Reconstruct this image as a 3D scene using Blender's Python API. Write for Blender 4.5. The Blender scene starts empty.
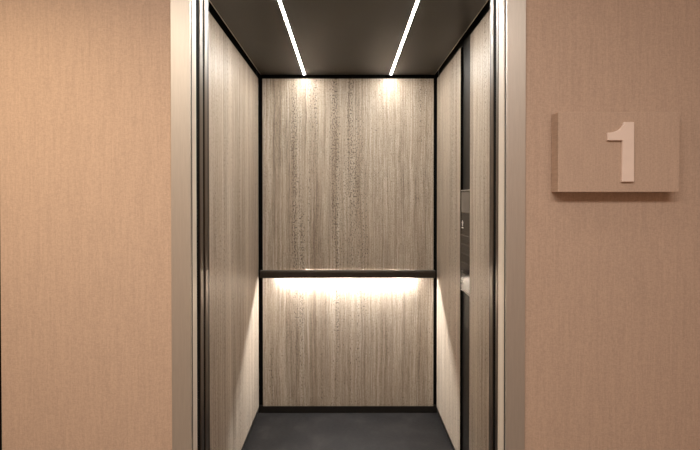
import bpy, bmesh, math, random
from mathutils import Vector, Matrix

random.seed(4)
scn = bpy.context.scene
COL = scn.collection

# ------------------------------------------------------------------ camera
F = 438.0                       # focal length in pixels (700 x 450 frame)
CX, HY = 346.0, 197.7
EX = -0.0115                    # camera stands a little left of the doorway axis           # vanishing point of the depth direction
EYE = 1.473
PITCH = math.radians(0.55)
CP, SP = math.cos(PITCH), math.sin(PITCH)
CY = HY + F * math.tan(PITCH)

cam_d = bpy.data.cameras.new('camera')
cam = bpy.data.objects.new('camera', cam_d)
COL.objects.link(cam)
cam.location = (EX, 0, EYE)
cam.rotation_euler = (Matrix.Rotation(math.radians(90) - PITCH, 3, 'X') @ Matrix.Rotation(math.radians(-0.02), 3, 'Z')).to_euler()
cam_d.sensor_width = 36.0
cam_d.sensor_fit = 'HORIZONTAL'
cam_d.lens = F / 700.0 * 36.0
cam_d.shift_x = (350 - CX) / 700.0
cam_d.shift_y = -(225 - CY) / 700.0
cam_d.clip_start = 0.02
scn.camera = cam


def at_y(px, py, y):
    """point on the plane Y = y seen at a pixel of the photograph"""
    v = (CY - py) / F
    z = y * (v * CP - SP) / (CP + v * SP)
    fw = y * CP - z * SP
    return Vector((EX + (px - CX) / F * fw, y, EYE + z))


def at_x(px, py, x):
    """point on the plane X = x seen at a pixel of the photograph"""
    fw = F * (x - EX) / (px - CX)
    up = (CY - py) / F * fw
    return Vector((x, fw * CP + up * SP, EYE - fw * SP + up * CP))


# ------------------------------------------------------------------ materials
def new_mat(name):
    m = bpy.data.materials.new(name)
    m.use_nodes = True
    nt = m.node_tree
    b = nt.nodes['Principled BSDF']
    return m, nt, b


def N(nt, kind, **kw):
    n = nt.nodes.new(kind)
    for k, v in kw.items():
        setattr(n, k, v)
    return n


def math_node(nt, op, a, b=None, clamp=False):
    n = N(nt, 'ShaderNodeMath', operation=op, use_clamp=clamp)
    for i, s in enumerate((a, b)):
        if s is None:
            continue
        if isinstance(s, (int, float)):
            n.inputs[i].default_value = s
        else:
            nt.links.new(s, n.inputs[i])
    return n.outputs[0]


def noise(nt, vec, scale, detail=3, rough=0.55):
    n = N(nt, 'ShaderNodeTexNoise')
    n.inputs['Scale'].default_value = scale
    n.inputs['Detail'].default_value = detail
    n.inputs['Roughness'].default_value = rough
    nt.links.new(vec, n.inputs['Vector'])
    return n.outputs['Fac']


def mapping(nt, vec, scale, loc=(0, 0, 0)):
    n = N(nt, 'ShaderNodeMapping')
    n.inputs['Scale'].default_value = scale
    n.inputs['Location'].default_value = loc
    nt.links.new(vec, n.inputs['Vector'])
    return n.outputs[0]


def ramp(nt, fac, stops):
    r = N(nt, 'ShaderNodeValToRGB')
    e = r.color_ramp.elements
    while len(e) < len(stops):
        e.new(0.5)
    for i, (p, c) in enumerate(stops):
        e[i].position = p
        e[i].color = (*c, 1) if len(c) == 3 else c
    nt.links.new(fac, r.inputs[0])
    return r.outputs[0]


def mix(nt, fac, a, b, blend='MIX'):
    n = N(nt, 'ShaderNodeMix', data_type='RGBA', blend_type=blend)
    if isinstance(fac, (int, float)):
        n.inputs[0].default_value = fac
    else:
        nt.links.new(fac, n.inputs[0])
    for i, s in ((6, a), (7, b)):
        if isinstance(s, tuple):
            n.inputs[i].default_value = (*s, 1)
        else:
            nt.links.new(s, n.inputs[i])
    return n.outputs[2]


def bump(nt, b, height, strength, dist):
    n = N(nt, 'ShaderNodeBump')
    n.inputs['Strength'].default_value = strength
    n.inputs['Distance'].default_value = dist
    nt.links.new(height, n.inputs['Height'])
    nt.links.new(n.outputs[0], b.inputs['Normal'])


def plain(name, col, rough=0.5, metal=0.0, var=0.0, vscale=30, spec=0.5, brush=None):
    """simple finish with a little procedural mottling; brush = grain direction scale"""
    m, nt, b = new_mat(name)
    geo = N(nt, 'ShaderNodeNewGeometry')
    v = mapping(nt, geo.outputs['Position'], brush or (1, 1, 1))
    f = noise(nt, v, vscale, 4)
    lo = tuple(c * (1 - var) for c in col)
    hi = tuple(min(1, c * (1 + var)) for c in col)
    nt.links.new(ramp(nt, f, [(0.3, lo), (0.7, hi)]), b.inputs['Base Color'])
    b.inputs['Roughness'].default_value = rough
    b.inputs['Metallic'].default_value = metal
    b.inputs['Specular IOR Level'].default_value = spec
    return m


def emit(name, col, strength):
    m, nt, b = new_mat(name)
    b.inputs['Base Color'].default_value = (0.8, 0.8, 0.8, 1)
    b.inputs['Emission Color'].default_value = (*col, 1)
    b.inputs['Emission Strength'].default_value = strength
    return m


def travertine():
    m, nt, b = new_mat('vein_cut_travertine')
    geo = N(nt, 'ShaderNodeNewGeometry')
    sep = N(nt, 'ShaderNodeSeparateXYZ')
    nt.links.new(geo.outputs['Position'], sep.inputs[0])
    u = math_node(nt, 'ADD', sep.outputs[0], math_node(nt, 'MULTIPLY', sep.outputs[1], 1.31))
    comb = N(nt, 'ShaderNodeCombineXYZ')
    nt.links.new(u, comb.inputs[0])
    nt.links.new(sep.outputs[2], comb.inputs[2])
    P = comb.outputs[0]
    # slight waviness of the veins
    wob = noise(nt, mapping(nt, P, (3, 1, 2.2)), 1.0, 4)
    wob2 = noise(nt, mapping(nt, P, (14, 1, 12)), 1.0, 3)
    wv = math_node(nt, 'ADD', math_node(nt, 'MULTIPLY', math_node(nt, 'SUBTRACT', wob, 0.5), 0.034),
                   math_node(nt, 'MULTIPLY', math_node(nt, 'SUBTRACT', wob2, 0.5), 0.009))
    comb2 = N(nt, 'ShaderNodeCombineXYZ')
    nt.links.new(math_node(nt, 'ADD', u, wv), comb2.inputs[0])
    nt.links.new(sep.outputs[2], comb2.inputs[2])
    Q = comb2.outputs[0]
    broad = noise(nt, mapping(nt, Q, (8, 1, 0.3)), 1.0, 3, 0.5)
    mid = noise(nt, mapping(nt, Q, (66, 1, 0.9), (3.1, 0, 0)), 1.0, 4, 0.6)
    fine = noise(nt, mapping(nt, Q, (210, 1, 10.0), (7.7, 0, 1)), 1.0, 4, 0.7)
    grain = noise(nt, mapping(nt, Q, (240, 1, 90), (1.7, 0, 3)), 1.0, 3, 0.7)
    cloud = noise(nt, mapping(nt, P, (2.2, 1, 2.2)), 1.0, 3)
    tone = math_node(nt, 'ADD',
                     math_node(nt, 'ADD', math_node(nt, 'MULTIPLY', broad, 0.19), math_node(nt, 'MULTIPLY', grain, 0.26)),
                     math_node(nt, 'ADD', math_node(nt, 'MULTIPLY', mid, 0.31),
                               math_node(nt, 'MULTIPLY', fine, 0.24)))
    tone = math_node(nt, 'ADD', math_node(nt, 'MULTIPLY', math_node(nt, 'SUBTRACT', tone, 0.5), 2.6), 0.5)
    base = ramp(nt, tone, [(0.30, TR_DARK), (0.41, TR_MIDD), (0.50, TR_MID),
                           (0.59, TR_LITE), (0.70, TR_PALE)])
    base = mix(nt, ramp(nt, cloud, [(0.38, (0, 0, 0)), (0.62, (1, 1, 1))]), base,
               mix(nt, 0.30, base, (0.46, 0.36, 0.27)))
    # narrow darker veins
    vein = noise(nt, mapping(nt, Q, (60, 1, 0.55), (11.3, 0, 4)), 1.0, 2)
    vm = ramp(nt, vein, [(0.63, (0, 0, 0)), (0.70, (1, 1, 1))])
    base = mix(nt, math_node(nt, 'MULTIPLY', vm, 0.55), base, (0.20, 0.15, 0.115))
    pale = noise(nt, mapping(nt, Q, (95, 1, 1.3), (21.3, 0, 8)), 1.0, 2)
    pl_ = ramp(nt, pale, [(0.60, (0, 0, 0)), (0.68, (1, 1, 1))])
    base = mix(nt, math_node(nt, 'MULTIPLY', pl_, 0.6), base, (0.60, 0.53, 0.45))
    # pores that follow some bands
    pore = noise(nt, mapping(nt, Q, (150, 1, 80), (0.6, 0, 0)), 1.0, 2)
    band = noise(nt, mapping(nt, Q, (13, 1, 0.35), (3.75, 0, 2)), 1.0, 2)
    th = math_node(nt, 'MULTIPLY', ramp(nt, band, [(0.52, (0, 0, 0)), (0.67, (1, 1, 1))]), 0.12)
    pv = math_node(nt, 'ADD', pore, th)
    pm = ramp(nt, pv, [(0.628, (0, 0, 0)), (0.685, (1, 1, 1))])
    base = mix(nt, math_node(nt, 'MULTIPLY', pm, 0.8), base, (0.075, 0.055, 0.040))
    nt.links.new(base, b.inputs['Base Color'])
    b.inputs['Roughness'].default_value = 0.42
    b.inputs['Specular IOR Level'].default_value = 0.35
    h = math_node(nt, 'SUBTRACT', math_node(nt, 'MULTIPLY', fine, 0.25), pm)
    bump(nt, b, h, 0.6, 0.002)
    return m


TR_DARK = (0.195, 0.15, 0.11)
TR_MIDD = (0.31, 0.248, 0.188)
TR_MID = (0.41, 0.338, 0.265)
TR_LITE = (0.49, 0.418, 0.338)
TR_PALE = (0.63, 0.56, 0.475)


def woven(name, col):
    """woven textile wall covering: fine warp and weft"""
    m, nt, b = new_mat(name)
    geo = N(nt, 'ShaderNodeNewGeometry')
    P = geo.outputs['Position']
    warp = noise(nt, mapping(nt, P, (430, 30, 110)), 1.0, 2)
    weft = noise(nt, mapping(nt, P, (110, 30, 430), (4, 0, 9)), 1.0, 2)
    slub = noise(nt, mapping(nt, P, (170, 30, 8), (9, 2, 3)), 1.0, 3)
    t = math_node(nt, 'ADD', math_node(nt, 'MULTIPLY', math_node(nt, 'ADD', warp, weft), 0.36),
                  math_node(nt, 'MULTIPLY', slub, 0.28))
    lo = tuple(c * 0.88 for c in col)
    hi = tuple(c * 1.12 for c in col)
    nt.links.new(ramp(nt, t, [(0.38, lo), (0.62, hi)]), b.inputs['Base Color'])
    b.inputs['Roughness'].default_value = 0.75
    b.inputs['Specular IOR Level'].default_value = 0.25
    bump(nt, b, t, 0.25, 0.001)
    return m


M = {}
M['stone'] = travertine()
M['fabric'] = woven('woven_wall_covering', (0.49, 0.362, 0.282))
M['black'] = plain('black_shadow_gap', (0.005, 0.0048, 0.0045), 0.8, spec=0.05, var=0.1)
M['skirt'] = plain('black_skirting_metal', (0.014, 0.012, 0.010), 0.5, spec=0.4, var=0.15)
M['gloss_black'] = plain('black_glass', (0.012, 0.010, 0.009), 0.2, spec=0.32, var=0.1)
M['recess'] = plain('dark_gloss_strip', (0.016, 0.014, 0.012), 0.5, spec=0.25, var=0.1)
M['screen'] = plain('grey_display_glass', (0.15, 0.128, 0.108), 0.2, spec=0.5, var=0.05)
M['ceil'] = plain('dark_bronze_ceiling_metal', (0.037, 0.032, 0.025), 0.42, metal=0.2, var=0.06, vscale=9)
M['rim'] = plain('lightened_edge_metal', (0.62, 0.57, 0.50), 0.4, metal=0.5, var=0.05)  # base colour lightened to imitate the highlight on the ceiling rim
M['bronze'] = plain('dark_bronze_metal', (0.042, 0.033, 0.026), 0.40, metal=0.5, var=0.12, brush=(2, 40, 40))
M['steel'] = plain('polished_bronze_steel', (0.17, 0.14, 0.115), 0.34, metal=0.95, var=0.05, brush=(60, 60, 1))
M['frame'] = plain('champagne_metal_frame', (0.575, 0.535, 0.485), 0.42, metal=0.7, var=0.04, vscale=60, brush=(6, 6, 0.3))
M['return'] = plain('lit_champagne_metal', (0.84, 0.77, 0.68), 0.40, metal=0.15, var=0.03, brush=(6, 6, 0.3))  # paler than the frame metal, imitating light caught by the returns
M['numeral'] = plain('pale_pink_beige_lacquer', (0.80, 0.66, 0.58), 0.45, var=0.02)
M['white'] = plain('white_symbol', (0.75, 0.72, 0.66), 0.4, var=0.02)
M['carpet'] = plain('lobby_dark_carpet', (0.16, 0.12, 0.095), 0.9, var=0.3, vscale=160, spec=0.1)
M['plaster'] = plain('lobby_ceiling_paint', (0.72, 0.68, 0.62), 0.85, var=0.03, vscale=20, spec=0.2)
M['strip'] = emit('led_diffuser_white', (1.0, 0.965, 0.905), 114.0)
M['rail_led'] = emit('rail_led_white', (1.0, 0.99, 0.975), 280.0)
M['spot_lens'] = emit('downlight_lens', (1.0, 0.82, 0.6), 6.0)


def dark_floor():
    m, nt, b = new_mat('charcoal_stone_floor')
    geo = N(nt, 'ShaderNodeNewGeometry')
    P = geo.outputs['Position']
    a = noise(nt, P, 7, 6, 0.6)
    c = noise(nt, mapping(nt, P, (3, 9, 1)), 14, 5, 0.7)
    f = math_node(nt, 'ADD', math_node(nt, 'MULTIPLY', a, 0.6), math_node(nt, 'MULTIPLY', c, 0.4))
    nt.links.new(ramp(nt, f, [(0.36, (0.008, 0.0073, 0.0072)), (0.52, (0.0125, 0.0112, 0.0108)),
                              (0.66, (0.030, 0.026, 0.0245))]), b.inputs['Base Color'])
    nt.links.new(ramp(nt, c, [(0.3, (0.42,) * 3), (0.7, (0.6,) * 3)]), b.inputs['Roughness'])
    b.inputs['Specular IOR Level'].default_value = 0.2
    bump(nt, b, f, 0.1, 0.002)
    return m


M['floor'] = dark_floor()


# ------------------------------------------------------------------ mesh helpers
def bm_box(bm, x0, x1, y0, y1, z0, z1, bev=0.0, seg=2):
    t = bmesh.new()
    v = [t.verts.new((x, y, z)) for x in (x0, x1) for y in (y0, y1) for z in (z0, z1)]
    for q in ((0, 1, 3, 2), (4, 6, 7, 5), (0, 4, 5, 1), (2, 3, 7, 6), (0, 2, 6, 4), (1, 5, 7, 3)):
        t.faces.new([v[i] for i in q])
    bmesh.ops.recalc_face_normals(t, faces=t.faces)
    if bev:
        bmesh.ops.bevel(t, geom=t.edges[:], offset=bev, segments=seg, affect='EDGES', profile=0.5)
    me = bpy.data.meshes.new('tmp')
    t.to_mesh(me)
    t.free()
    bm.from_mesh(me)
    bpy.data.meshes.remove(me)
    return bm


def box(x0, x1, y0, y1, z0, z1, bev=0.0, seg=2):
    return bm_box(bmesh.new(), min(x0, x1), max(x0, x1), min(y0, y1), max(y0, y1), z0, z1, bev, seg)


def prism(pts, axis, a0, a1, bev=0.0):
    """closed 2D outline pts extruded along axis ('x' -> pts are (y,z); 'y' -> (x,z); 'z' -> (x,y))"""
    bm = bmesh.new()

    def P(p, a):
        return {'x': (a, p[0], p[1]), 'y': (p[0], a, p[1]), 'z': (p[0], p[1], a)}[axis]
    A = [bm.verts.new(P(p, a0)) for p in pts]
    B = [bm.verts.new(P(p, a1)) for p in pts]
    n = len(pts)
    fa, fb = bm.faces.new(A), bm.faces.new(B[::-1])
    for i in range(n):
        bm.faces.new((A[i], B[i], B[(i + 1) % n], A[(i + 1) % n]))
    bmesh.ops.recalc_face_normals(bm, faces=bm.faces)
    if bev:
        es = [e for e in fa.edges] + [e for e in fb.edges]
        bmesh.ops.bevel(bm, geom=es, offset=bev, segments=2, affect='EDGES', profile=0.5)
    return bm


def obj(name, bm, mat, parent=None, smooth=False):
    me = bpy.data.meshes.new(name)
    if parent is not None:
        p = parent
        off = Vector((0, 0, 0))
        while p is not None:
            off += p.location
            p = p.parent
        bmesh.ops.translate(bm, verts=bm.verts, vec=-off)
    bm.to_mesh(me)
    bm.free()
    me.materials.append(mat)
    if smooth:
        for pl in me.polygons:
            pl.use_smooth = True
    o = bpy.data.objects.new(name, me)
    COL.objects.link(o)
    o.parent = parent
    return o


def tag(o, label, cat, group=None):
    o['label'] = label
    o['category'] = cat
    if group:
        o['group'] = group
    return o


def thing(name, loc, label, cat, group=None):
    o = bpy.data.objects.new(name, None)
    o.empty_display_size = 0.05
    COL.objects.link(o)
    o.location = loc
    return tag(o, label, cat, group)


def struct(name, bm, mat, label=None, parent=None):
    o = obj(name, bm, mat, parent)
    if parent is None:
        o['kind'] = 'structure'
        if label:
            o['label'] = label
            o['category'] = name.split('_')[0]
    return o


# ------------------------------------------------------------------ dimensions
YF = 1.311          # landing wall face
XO = 0.470          # half clear opening
XP = 0.605          # face of the car's side cladding
YB = 2.980          # face of the car's rear cladding
YC0 = 1.500         # front of the car
ZC = 2.300          # car ceiling underside
ZP0, ZP1 = 0.048, 2.281
TH = 0.012          # cladding proud of the black shell
HEAD = 2.200

# ------------------------------------------------------------------ landing walls
XE = at_y(0.2, 225, YF).x
struct('wall_landing_left', box(XE, -0.522, YF, YF + 0.055, 0, 2.62), M['fabric'],
       'beige woven textile wall left of the lift doorway')
struct('wall_landing_right', box(0.522, 1.45, YF, YF + 0.055, 0, 2.62), M['fabric'],
       'beige woven textile wall right of the lift doorway, carrying the number sign')
struct('wall_landing_top', box(-0.522, 0.522, YF, YF + 0.055, HEAD + 0.050, 2.62), M['fabric'],
       'beige woven textile wall over the lift doorway')
struct('trim_corner', box(XE - 0.02, XE, YF + 0.002, YF + 0.055, 0, 2.62), M['black'],
       'thin black edge strip at the far left end of the landing wall')
struct('wall_landing_far', box(-1.75, XE - 0.02, YF + 0.02, YF + 0.055, 0, 2.62), M['skirt'],
       'dark wall beyond the left end of the textile wall')
struct('wall_lobby_left', box(-1.80, -1.75, -1.6, YF + 0.055, 0, 2.62), M['fabric'],
       'beige lobby side wall out of view on the left')
struct('wall_lobby_right', box(1.45, 1.50, -1.6, YF + 0.055, 0, 2.62), M['fabric'],
       'beige lobby side wall out of view on the right')
struct('wall_lobby_back', box(-1.80, 1.50, -1.65, -1.6, 0, 2.62), M['fabric'],
       'beige lobby wall facing the lift')
struct('floor_landing', box(-1.80, 1.50, -1.65, YF + 0.055, -0.05, 0), M['carpet'],
       'dark carpet of the landing in front of the lift')
struct('ceiling_landing', box(-1.80, 1.50, -1.65, YF + 0.055, 2.62, 2.67), M['plaster'],
       'pale ceiling of the landing')

# ------------------------------------------------------------------ door frame (architrave, groove, return)
YR1 = YF + 0.045
YRS = {-1: YR1, 1: YF + 0.062}
for s, side in ((-1, 'left'), (1, 'right')):
    struct('trim_door_' + side, box(s * (0.530 if s < 0 else 0.5285), s * (XO + 0.0015), YF - 0.004, YF + 0.006, 0, HEAD + 0.060, 0.0012), M['frame'],
           'champagne metal door frame face on the %s of the lift doorway' % side)
    gap = 0.0036 if s > 0 else 0.0008
    struct('trim_groove_' + side, box(s * (XO + 0.03), s * (XO + gap), YF + 0.0065, YF + (0.018 if s > 0 else 0.0083), 0, HEAD), M['black'],
           'dark shadow groove between frame face and return on the %s' % side)
    struct('trim_return_' + side, box(s * 0.520, s * XO, YF + 0.018 if s > 0 else YF + 0.0085, YRS[s], 0, HEAD, 0.001), M['return'],
           'metal return of the door frame, coloured lighter as if lit, on the %s' % side)
struct('trim_door_top', box(-XO - 0.0015, XO + 0.0015, YF - 0.004, YF + 0.006, HEAD, HEAD + 0.060, 0.0012), M['frame'],
       'champagne metal door frame head over the lift doorway')
struct('trim_return_top', box(-0.52, 0.52, YF + 0.012, YR1, HEAD + 0.0005, HEAD + 0.05), M['return'],
       'metal underside of the door frame head, in the same lightened colour')

# ------------------------------------------------------------------ doors, slid back into their pockets
doors = (('door_1', -1, 1.389, 1.421, 'retracted landing door leaf, its steel edge showing on the left'),
         ('door_2', 1, 1.376, 1.398, 'retracted landing door leaf, its steel edge showing on the right'),
         ('door_3', -1, 1.437, 1.466, 'retracted car door leaf, its steel edge showing next to the left stone panel'),
         ('door_4', 1, 1.423, 1.451, 'retracted car door leaf, its steel edge showing next to the right stone panel'))
for nm, s, y0, y1, lab in doors:
    d = struct(nm, box(s * (XO + 0.004), s * (XO + 0.455), y0 + 0.0015, y1 - 0.0015, 0.012, HEAD + 0.03), M['bronze'], lab)
    struct('edge_profile', box(s * XO, s * (XO + 0.012), y0, y1, 0.012, HEAD + 0.03, 0.003, 3), M['steel'], parent=d)

for s, side in ((-1, 'left'), (1, 'right')):
    ys = sorted(d[2:4] for d in doors if d[1] == s)
    struct('trim_seal_' + side, box(s * (XO + 0.0015), s * (XO + 0.02), ys[0][1] + 0.0005, ys[1][0] - 0.0005, 0.012, HEAD), M['black'],  # black piece added to darken the gap like shade
           'black filler imitating shade in the gap between the two door leaves on the %s' % side)
    struct('trim_pocket_shade_' + side, box(s * (XO + 0.0015), s * (XO + 0.04), YRS[s] + 0.0005, ys[0][0] - 0.0005, 0.0, HEAD), M['black'],  # black piece standing in for the shade behind the return
           'black filler imitating shade between door frame and door leaf on the %s' % side)

# the doorway sits 4 mm off the axis of the car
for o in list(COL.objects):
    if o.parent is None and o.name.startswith(('trim_door', 'trim_groove', 'trim_return', 'trim_seal', 'trim_pocket_shade', 'door_')):
        o.location.x -= 0.004

# dark shaft lining between landing wall and car
for s, side in ((-1, 'left'), (1, 'right')):
    struct('wall_shaft_' + side, box(s * 0.955, s * 0.965, YF + 0.0555, YC0, -0.05, HEAD + 0.10), M['black'],
           'dark lining of the door pocket on the %s' % side)
struct('trim_sill', box(-XO - 0.30, XO + 0.30, YF + 0.056, YC0 - 0.04, -0.03, 0.0), M['steel'],
       'metal door sill between landing and lift car')
struct('ceiling_shaft', box(-0.965, 0.965, YR1 + 0.006, YC0, HEAD + 0.10, HEAD + 0.11), M['black'],
       'dark lining over the lift doors')

# ------------------------------------------------------------------ lift car shell (black liner behind the cladding)
XS, YS = XP + TH, YB + TH
struct('floor_car', box(-XS, XS, YC0 - 0.035, YS, -0.03, 0.0), M['floor'],
       'charcoal stone floor of the lift car')
struct('wall_back', box(-XS, XS, YS + 0.002, YS + 0.02, -0.03, 2.40), M['black'], 'black rear shell of the lift car showing in the joints')
struct('wall_left', box(-XS - 0.02, -XS - 0.002, YC0, YS, -0.03, 2.40), M['black'], 'black left shell of the lift car showing in the joints')
struct('wall_right', box(XS + 0.002, XS + 0.02, YC0, YS, -0.03, 2.40), M['recess'], 'dark right shell of the lift car showing in the joints')
for s, side in ((-1, 'left'), (1, 'right')):
    struct('wall_front_' + side, box(s * (XO + 0.01), s * (XS + 0.02), YC0 - 0.025, YC0, -0.03, 2.40), M['bronze'],
           'bronze front return of the lift car beside the %s door' % side)
struct('wall_front_top', box(-XO - 0.01, XO + 0.01, YC0 - 0.025, YC0, 2.215, 2.40), M['bronze'],
       'bronze front header of the lift car over the doorway')
struct('ceiling_car', box(-0.582, 0.582, YC0 + 0.02, YB - 0.022, ZC, ZC + 0.03), M['ceil'],
       'dark bronze metal ceiling of the lift car')
struct('ceiling_void', box(-XS, XS, YC0, YS, 2.37, 2.40), M['black'], 'black void above the lift ceiling')
# fine rim along the ceiling slab, edge highlight put into its colour
for s, side in ((-1, 'left'), (1, 'right')):
    struct('trim_ceiling_' + side, box(s * 0.582, s * 0.5855, YC0 + 0.02, YB - 0.022, ZC - 0.0008, ZC + 0.02), M['rim'],
           'thin metal rim along the %s edge of the lift ceiling' % side)
# skirting
struct('baseboard_back', box(-XS + 0.006, XS - 0.006, YS - 0.006, YS, 0.0, ZP0 + 0.004), M['skirt'], 'black skirting under the rear stone panel')
struct('baseboard_left', box(-XS, -XS + 0.006, YC0, YS, 0.0, ZP0 + 0.004), M['skirt'], 'black skirting under the left stone panel')
struct('baseboard_right', box(XS - 0.006, XS, YC0, YS, 0.0, ZP0 + 0.004), M['skirt'], 'black skirting under the right stone panels')

# ------------------------------------------------------------------ stone cladding panels
PG = 'vein-cut stone cladding panels of the lift car'
XB0, XB1 = at_y(262.5, 150, YB).x, at_y(433.7, 150, YB).x
RZ0, RZ1 = 0.936, 0.984          # handrail bottom / top
split = 0.962


def panel(name, bm, label):
    return tag(obj(name, bm, M['stone'], None), label, 'wall panel', PG)


panel('stone_panel', box(XB0, XB1, YB, YS, split + 0.002, ZP1, 0.0015),
      'tall streaked beige stone panel on the rear wall above the handrail')
panel('stone_panel', box(XB0, XB1, YB, YS, ZP0, split - 0.002, 0.0015),
      'lower streaked beige stone panel on the rear wall, washed by light under the handrail')
panel('stone_panel', box(-XP, -XS, YC0 + 0.012, YB - 0.011, ZP0, ZP1, 0.0015),
      'full-height streaked beige stone panel covering the left wall of the lift car')
YG1 = at_x(460.4, HY, XP).y      # back side of the control strip
YG0 = at_x(469.8, HY, XP).y      # front side of the control strip
panel('stone_panel', box(XP, XS, YG1 + 0.003, YB - 0.011, ZP0, ZP1, 0.0015),
      'streaked stone panel on the right wall between rear corner and control strip')
panel('stone_panel', box(XP, XS, YC0 + 0.012, YG0, ZP0, ZP1, 0.0015),
      'streaked stone panel on the right wall between control strip and doorway')

struct('trim_joint', box(XP + 0.0006, XS, YG1, YG1 + 0.0028, ZP0, ZP1), M['black'], 'black edge profile beside the control strip')
# ------------------------------------------------------------------ handrail with light below
YR = 2.918
hr = thing('handrail', (0, YR, RZ0), 'dark bronze handrail across the rear wall with a white light strip beneath', 'handrail')
prof = [(YR + 0.004, RZ1), (YR + 0.046, RZ1), (YR + 0.046, RZ1 - 0.012), (YR + 0.009, RZ1 - 0.012),
        (YR + 0.009, RZ0), (YR + 0.002, RZ0), (YR, RZ0 + 0.003), (YR, RZ1 - 0.018), (YR + 0.001, RZ1 - 0.006)]
obj('rail', prism(prof, 'x', -0.5855, 0.5855), M['bronze'], hr)
for s in (-1, 1):
    obj('end_cap', box(s * 0.5855, s * 0.5885, YR - 0.002, YR + 0.048, RZ0 - 0.001, RZ1 + 0.001, 0.001), M['black'], hr)
for x in (-0.40, 0.0, 0.40):
    obj('bracket', box(x - 0.012, x + 0.012, YR + 0.046, YB + 0.001, RZ1 - 0.011, RZ1 - 0.001), M['bronze'], hr)
ch = obj('led_channel', box(-0.456, 0.446, YR + 0.030, YR + 0.046, RZ1 - 0.018, RZ1 - 0.0125), M['rim'], hr)
led = obj('led_diffuser', box(-0.452, 0.442, YR + 0.032, YR + 0.044, RZ1 - 0.0205, RZ1 - 0.0182), M['rail_led'], ch)
led['label'] = 'glowing white light strip under the handrail'

# ------------------------------------------------------------------ ceiling strip lights
for s, side in ((-1, 'left'), (1, 'right')):
    x = s * 0.2895
    y0, y1 = YC0 + 0.06, YB - 0.034
    t = thing('strip_light', (x, (y0 + y1) / 2, ZC), '%s of the two slim glowing strip lights running back along the dark ceiling' % side,
              'ceiling light', 'strip lights in the lift ceiling')
    obj('housing', box(x - 0.0068, x + 0.0068, y0 - 0.003, y1 + 0.003, ZC - 0.0012, ZC + 0.0005), M['rim'], t)
    dome = [(x - 0.0048, ZC - 0.0013), (x - 0.0048, ZC - 0.0016), (x - 0.0044, ZC - 0.0018), (x + 0.0044, ZC - 0.0018),
            (x + 0.0048, ZC - 0.0016), (x + 0.0048, ZC - 0.0013)]
    d = obj('diffuser', prism(dome, 'y', y0, y1), M['strip'], t)

# ------------------------------------------------------------------ control panel in the right wall
XK = XP + 0.003
zb = at_x(460.8, 288.9, XK).z
zt = at_x(460.8, 190.0, XK).z
ya, yb = YG0 + 0.0015, YG1 - 0.0015
cp = thing('control_panel', (XS, (ya + yb) / 2, zb), 'dark glossy lift control panel set in the strip between the right stone panels', 'control panel')
obj('faceplate', box(XK, XS + 0.002, ya, yb, zb, zt, 0.0008), M['gloss_black'], cp)
obj('edge_trim', box(XK - 0.0012, XK + 0.003, ya, yb, zb - 0.0022, zb - 0.0001), M['rim'], cp)
z1, z0 = at_x(461, 192.3, XK).z, at_x(461, 212.0, XK).z
scr = obj('display', box(XK - 0.0015, XK - 0.0001, ya + 0.012, yb - 0.010, z0, z1, 0.0005), M['screen'], cp)
scr['label'] = 'grey display glass'
obj('top_trim', box(XK - 0.0012, XK - 0.0001, ya + 0.004, yb - 0.004, z1 + 0.008, z1 + 0.011), M['rim'], cp)
# button rows: flat touch keys with hairline joints
rows = [217.0, 234.2, 243.1, 252.0, 261.0, 270.0]
zz = [at_x(461, r, XK).z for r in rows]
kf = obj('key_frame', box(XK - 0.0008, XK - 0.0001, ya + 0.006, yb - 0.006, zz[-1] - 0.001, zz[1] + 0.001), M['screen'], cp)
for a, b_ in zip(zz[1:-1], zz[2:]):
    obj('touch_key', box(XK - 0.0014, XK - 0.0009, ya + 0.006, yb - 0.006, b_ + 0.0014, a - 0.0014), M['gloss_black'], cp)
# white arrow symbol: head and stem above a short bar
ym = at_x(462.6, 224, XK).y
h = at_x(462.6, 220.3, XK).z
hb = at_x(462.6, 223.2, XK).z
sb = at_x(462.6, 226.2, XK).z
bw = 0.0155
arrow = [(ym, h), (ym + bw, hb), (ym + bw * .45, hb), (ym + bw * .45, sb), (ym - bw * .45, sb), (ym - bw * .45, hb), (ym - bw, hb)]
ar = obj('arrow_symbol', prism(arrow, 'x', XK - 0.0012, XK - 0.0001), M['white'], cp)
ar['label'] = 'white upward arrow symbol'
b0, b1 = at_x(462.6, 228.3, XK).z, at_x(462.6, 227.2, XK).z
obj('bar_symbol', box(XK - 0.0012, XK - 0.0001, ym - bw, ym + bw, b0, b1), M['white'], cp)
for py in (279.0, 282.4):
    c = at_x(462.0, py, XK)
    ring = [(c.y + 0.0085 * math.cos(i * math.pi / 8), c.z + 0.0062 * math.sin(i * math.pi / 8)) for i in range(16)]
    obj('indicator_symbol', prism(ring, 'x', XK - 0.0012, XK - 0.0001), M['white'], cp)

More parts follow.
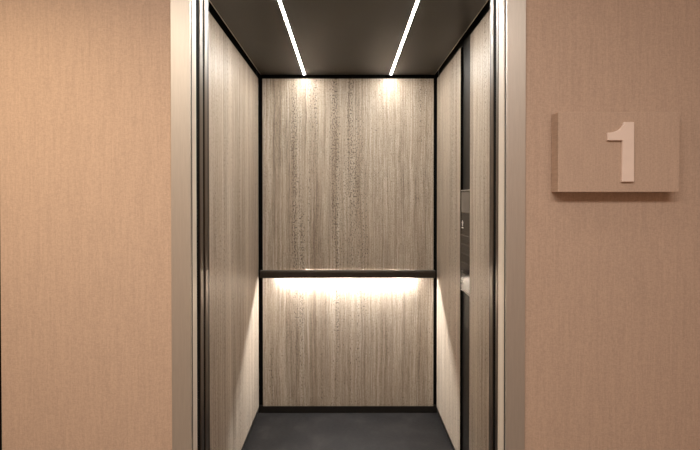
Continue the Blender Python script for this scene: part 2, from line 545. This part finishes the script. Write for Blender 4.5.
# ------------------------------------------------------------------ floor number sign
YQ = 1.268
pl0 = at_y(558.0, 192.2, YQ)
pl1 = at_y(680.0, 112.0, YQ)
sg = thing('number_sign', ((pl0.x + pl1.x) / 2, YF, pl0.z), 'fabric covered beige sign block with a raised 1 on the right landing wall', 'sign')
obj('sign_block', box(pl0.x, pl1.x, YQ, YF - 0.0003, pl0.z, pl1.z, 0.0015), M['fabric'], sg)
YN = YQ - 0.008
out = [(623.7, 122.1), (633.5, 122.1), (633.3, 181.8), (621.3, 181.8), (621.9, 140.4), (606.9, 140.4), (606.9, 132.7),
       (610.2, 132.5), (613.4, 132.0), (616.2, 131.0), (618.6, 129.6), (620.7, 127.6), (622.4, 125.2)]
pts = [at_y(x + 0.9, y, YN) for x, y in out]
nm = obj('numeral', prism([(p.x, p.z) for p in pts], 'y', YN, YQ - 0.0003, 0.0012), M['numeral'], sg)
nm['label'] = 'pale raised numeral 1'

# ------------------------------------------------------------------ landing downlights
def spot(x, y, power, col, size=115, blend=0.9, tx=0.0, ty=0.0, rad=0.05):
    d = bpy.data.lights.new('downlight_lamp', 'SPOT')
    d.energy = power
    d.color = col
    d.spot_size = math.radians(size)
    d.spot_blend = blend
    d.shadow_soft_size = rad
    o = bpy.data.objects.new('downlight_lamp', d)
    COL.objects.link(o)
    o.location = (x, y, 2.58)
    o.rotation_euler = Vector((tx, ty, -1)).to_track_quat('-Z', 'Y').to_euler()
    return o


def area(x, y, sx, sy, power, col):
    d = bpy.data.lights.new('ceiling_panel_lamp', 'AREA')
    d.shape = 'RECTANGLE'
    d.size, d.size_y = sx, sy
    d.energy = power
    d.color = col
    o = bpy.data.objects.new('ceiling_panel_lamp', d)
    COL.objects.link(o)
    o.location = (x, y, 2.60)
    return o


WARM = (1.0, 0.79, 0.51)
SOFT = (1.0, 0.84, 0.69)
spot(-1.02, 0.58, 38, WARM, 128)
spot(-0.04, 0.88, 7, SOFT, 150, rad=0.10)
area(-0.12, -0.30, 2.3, 0.4, 25, (1.0, 0.91, 0.82))

w = bpy.data.worlds.new('world')
scn.world = w
w.use_nodes = True
w.node_tree.nodes['Background'].inputs[0].default_value = (0.9, 0.8, 0.7, 1)
w.node_tree.nodes['Background'].inputs[1].default_value = 0.02

scn.view_settings.view_transform = 'Standard'
scn.view_settings.look = 'None'
scn.view_settings.exposure = 1.0
scn.view_settings.gamma = 1.0
scn.view_settings.use_curve_mapping = False
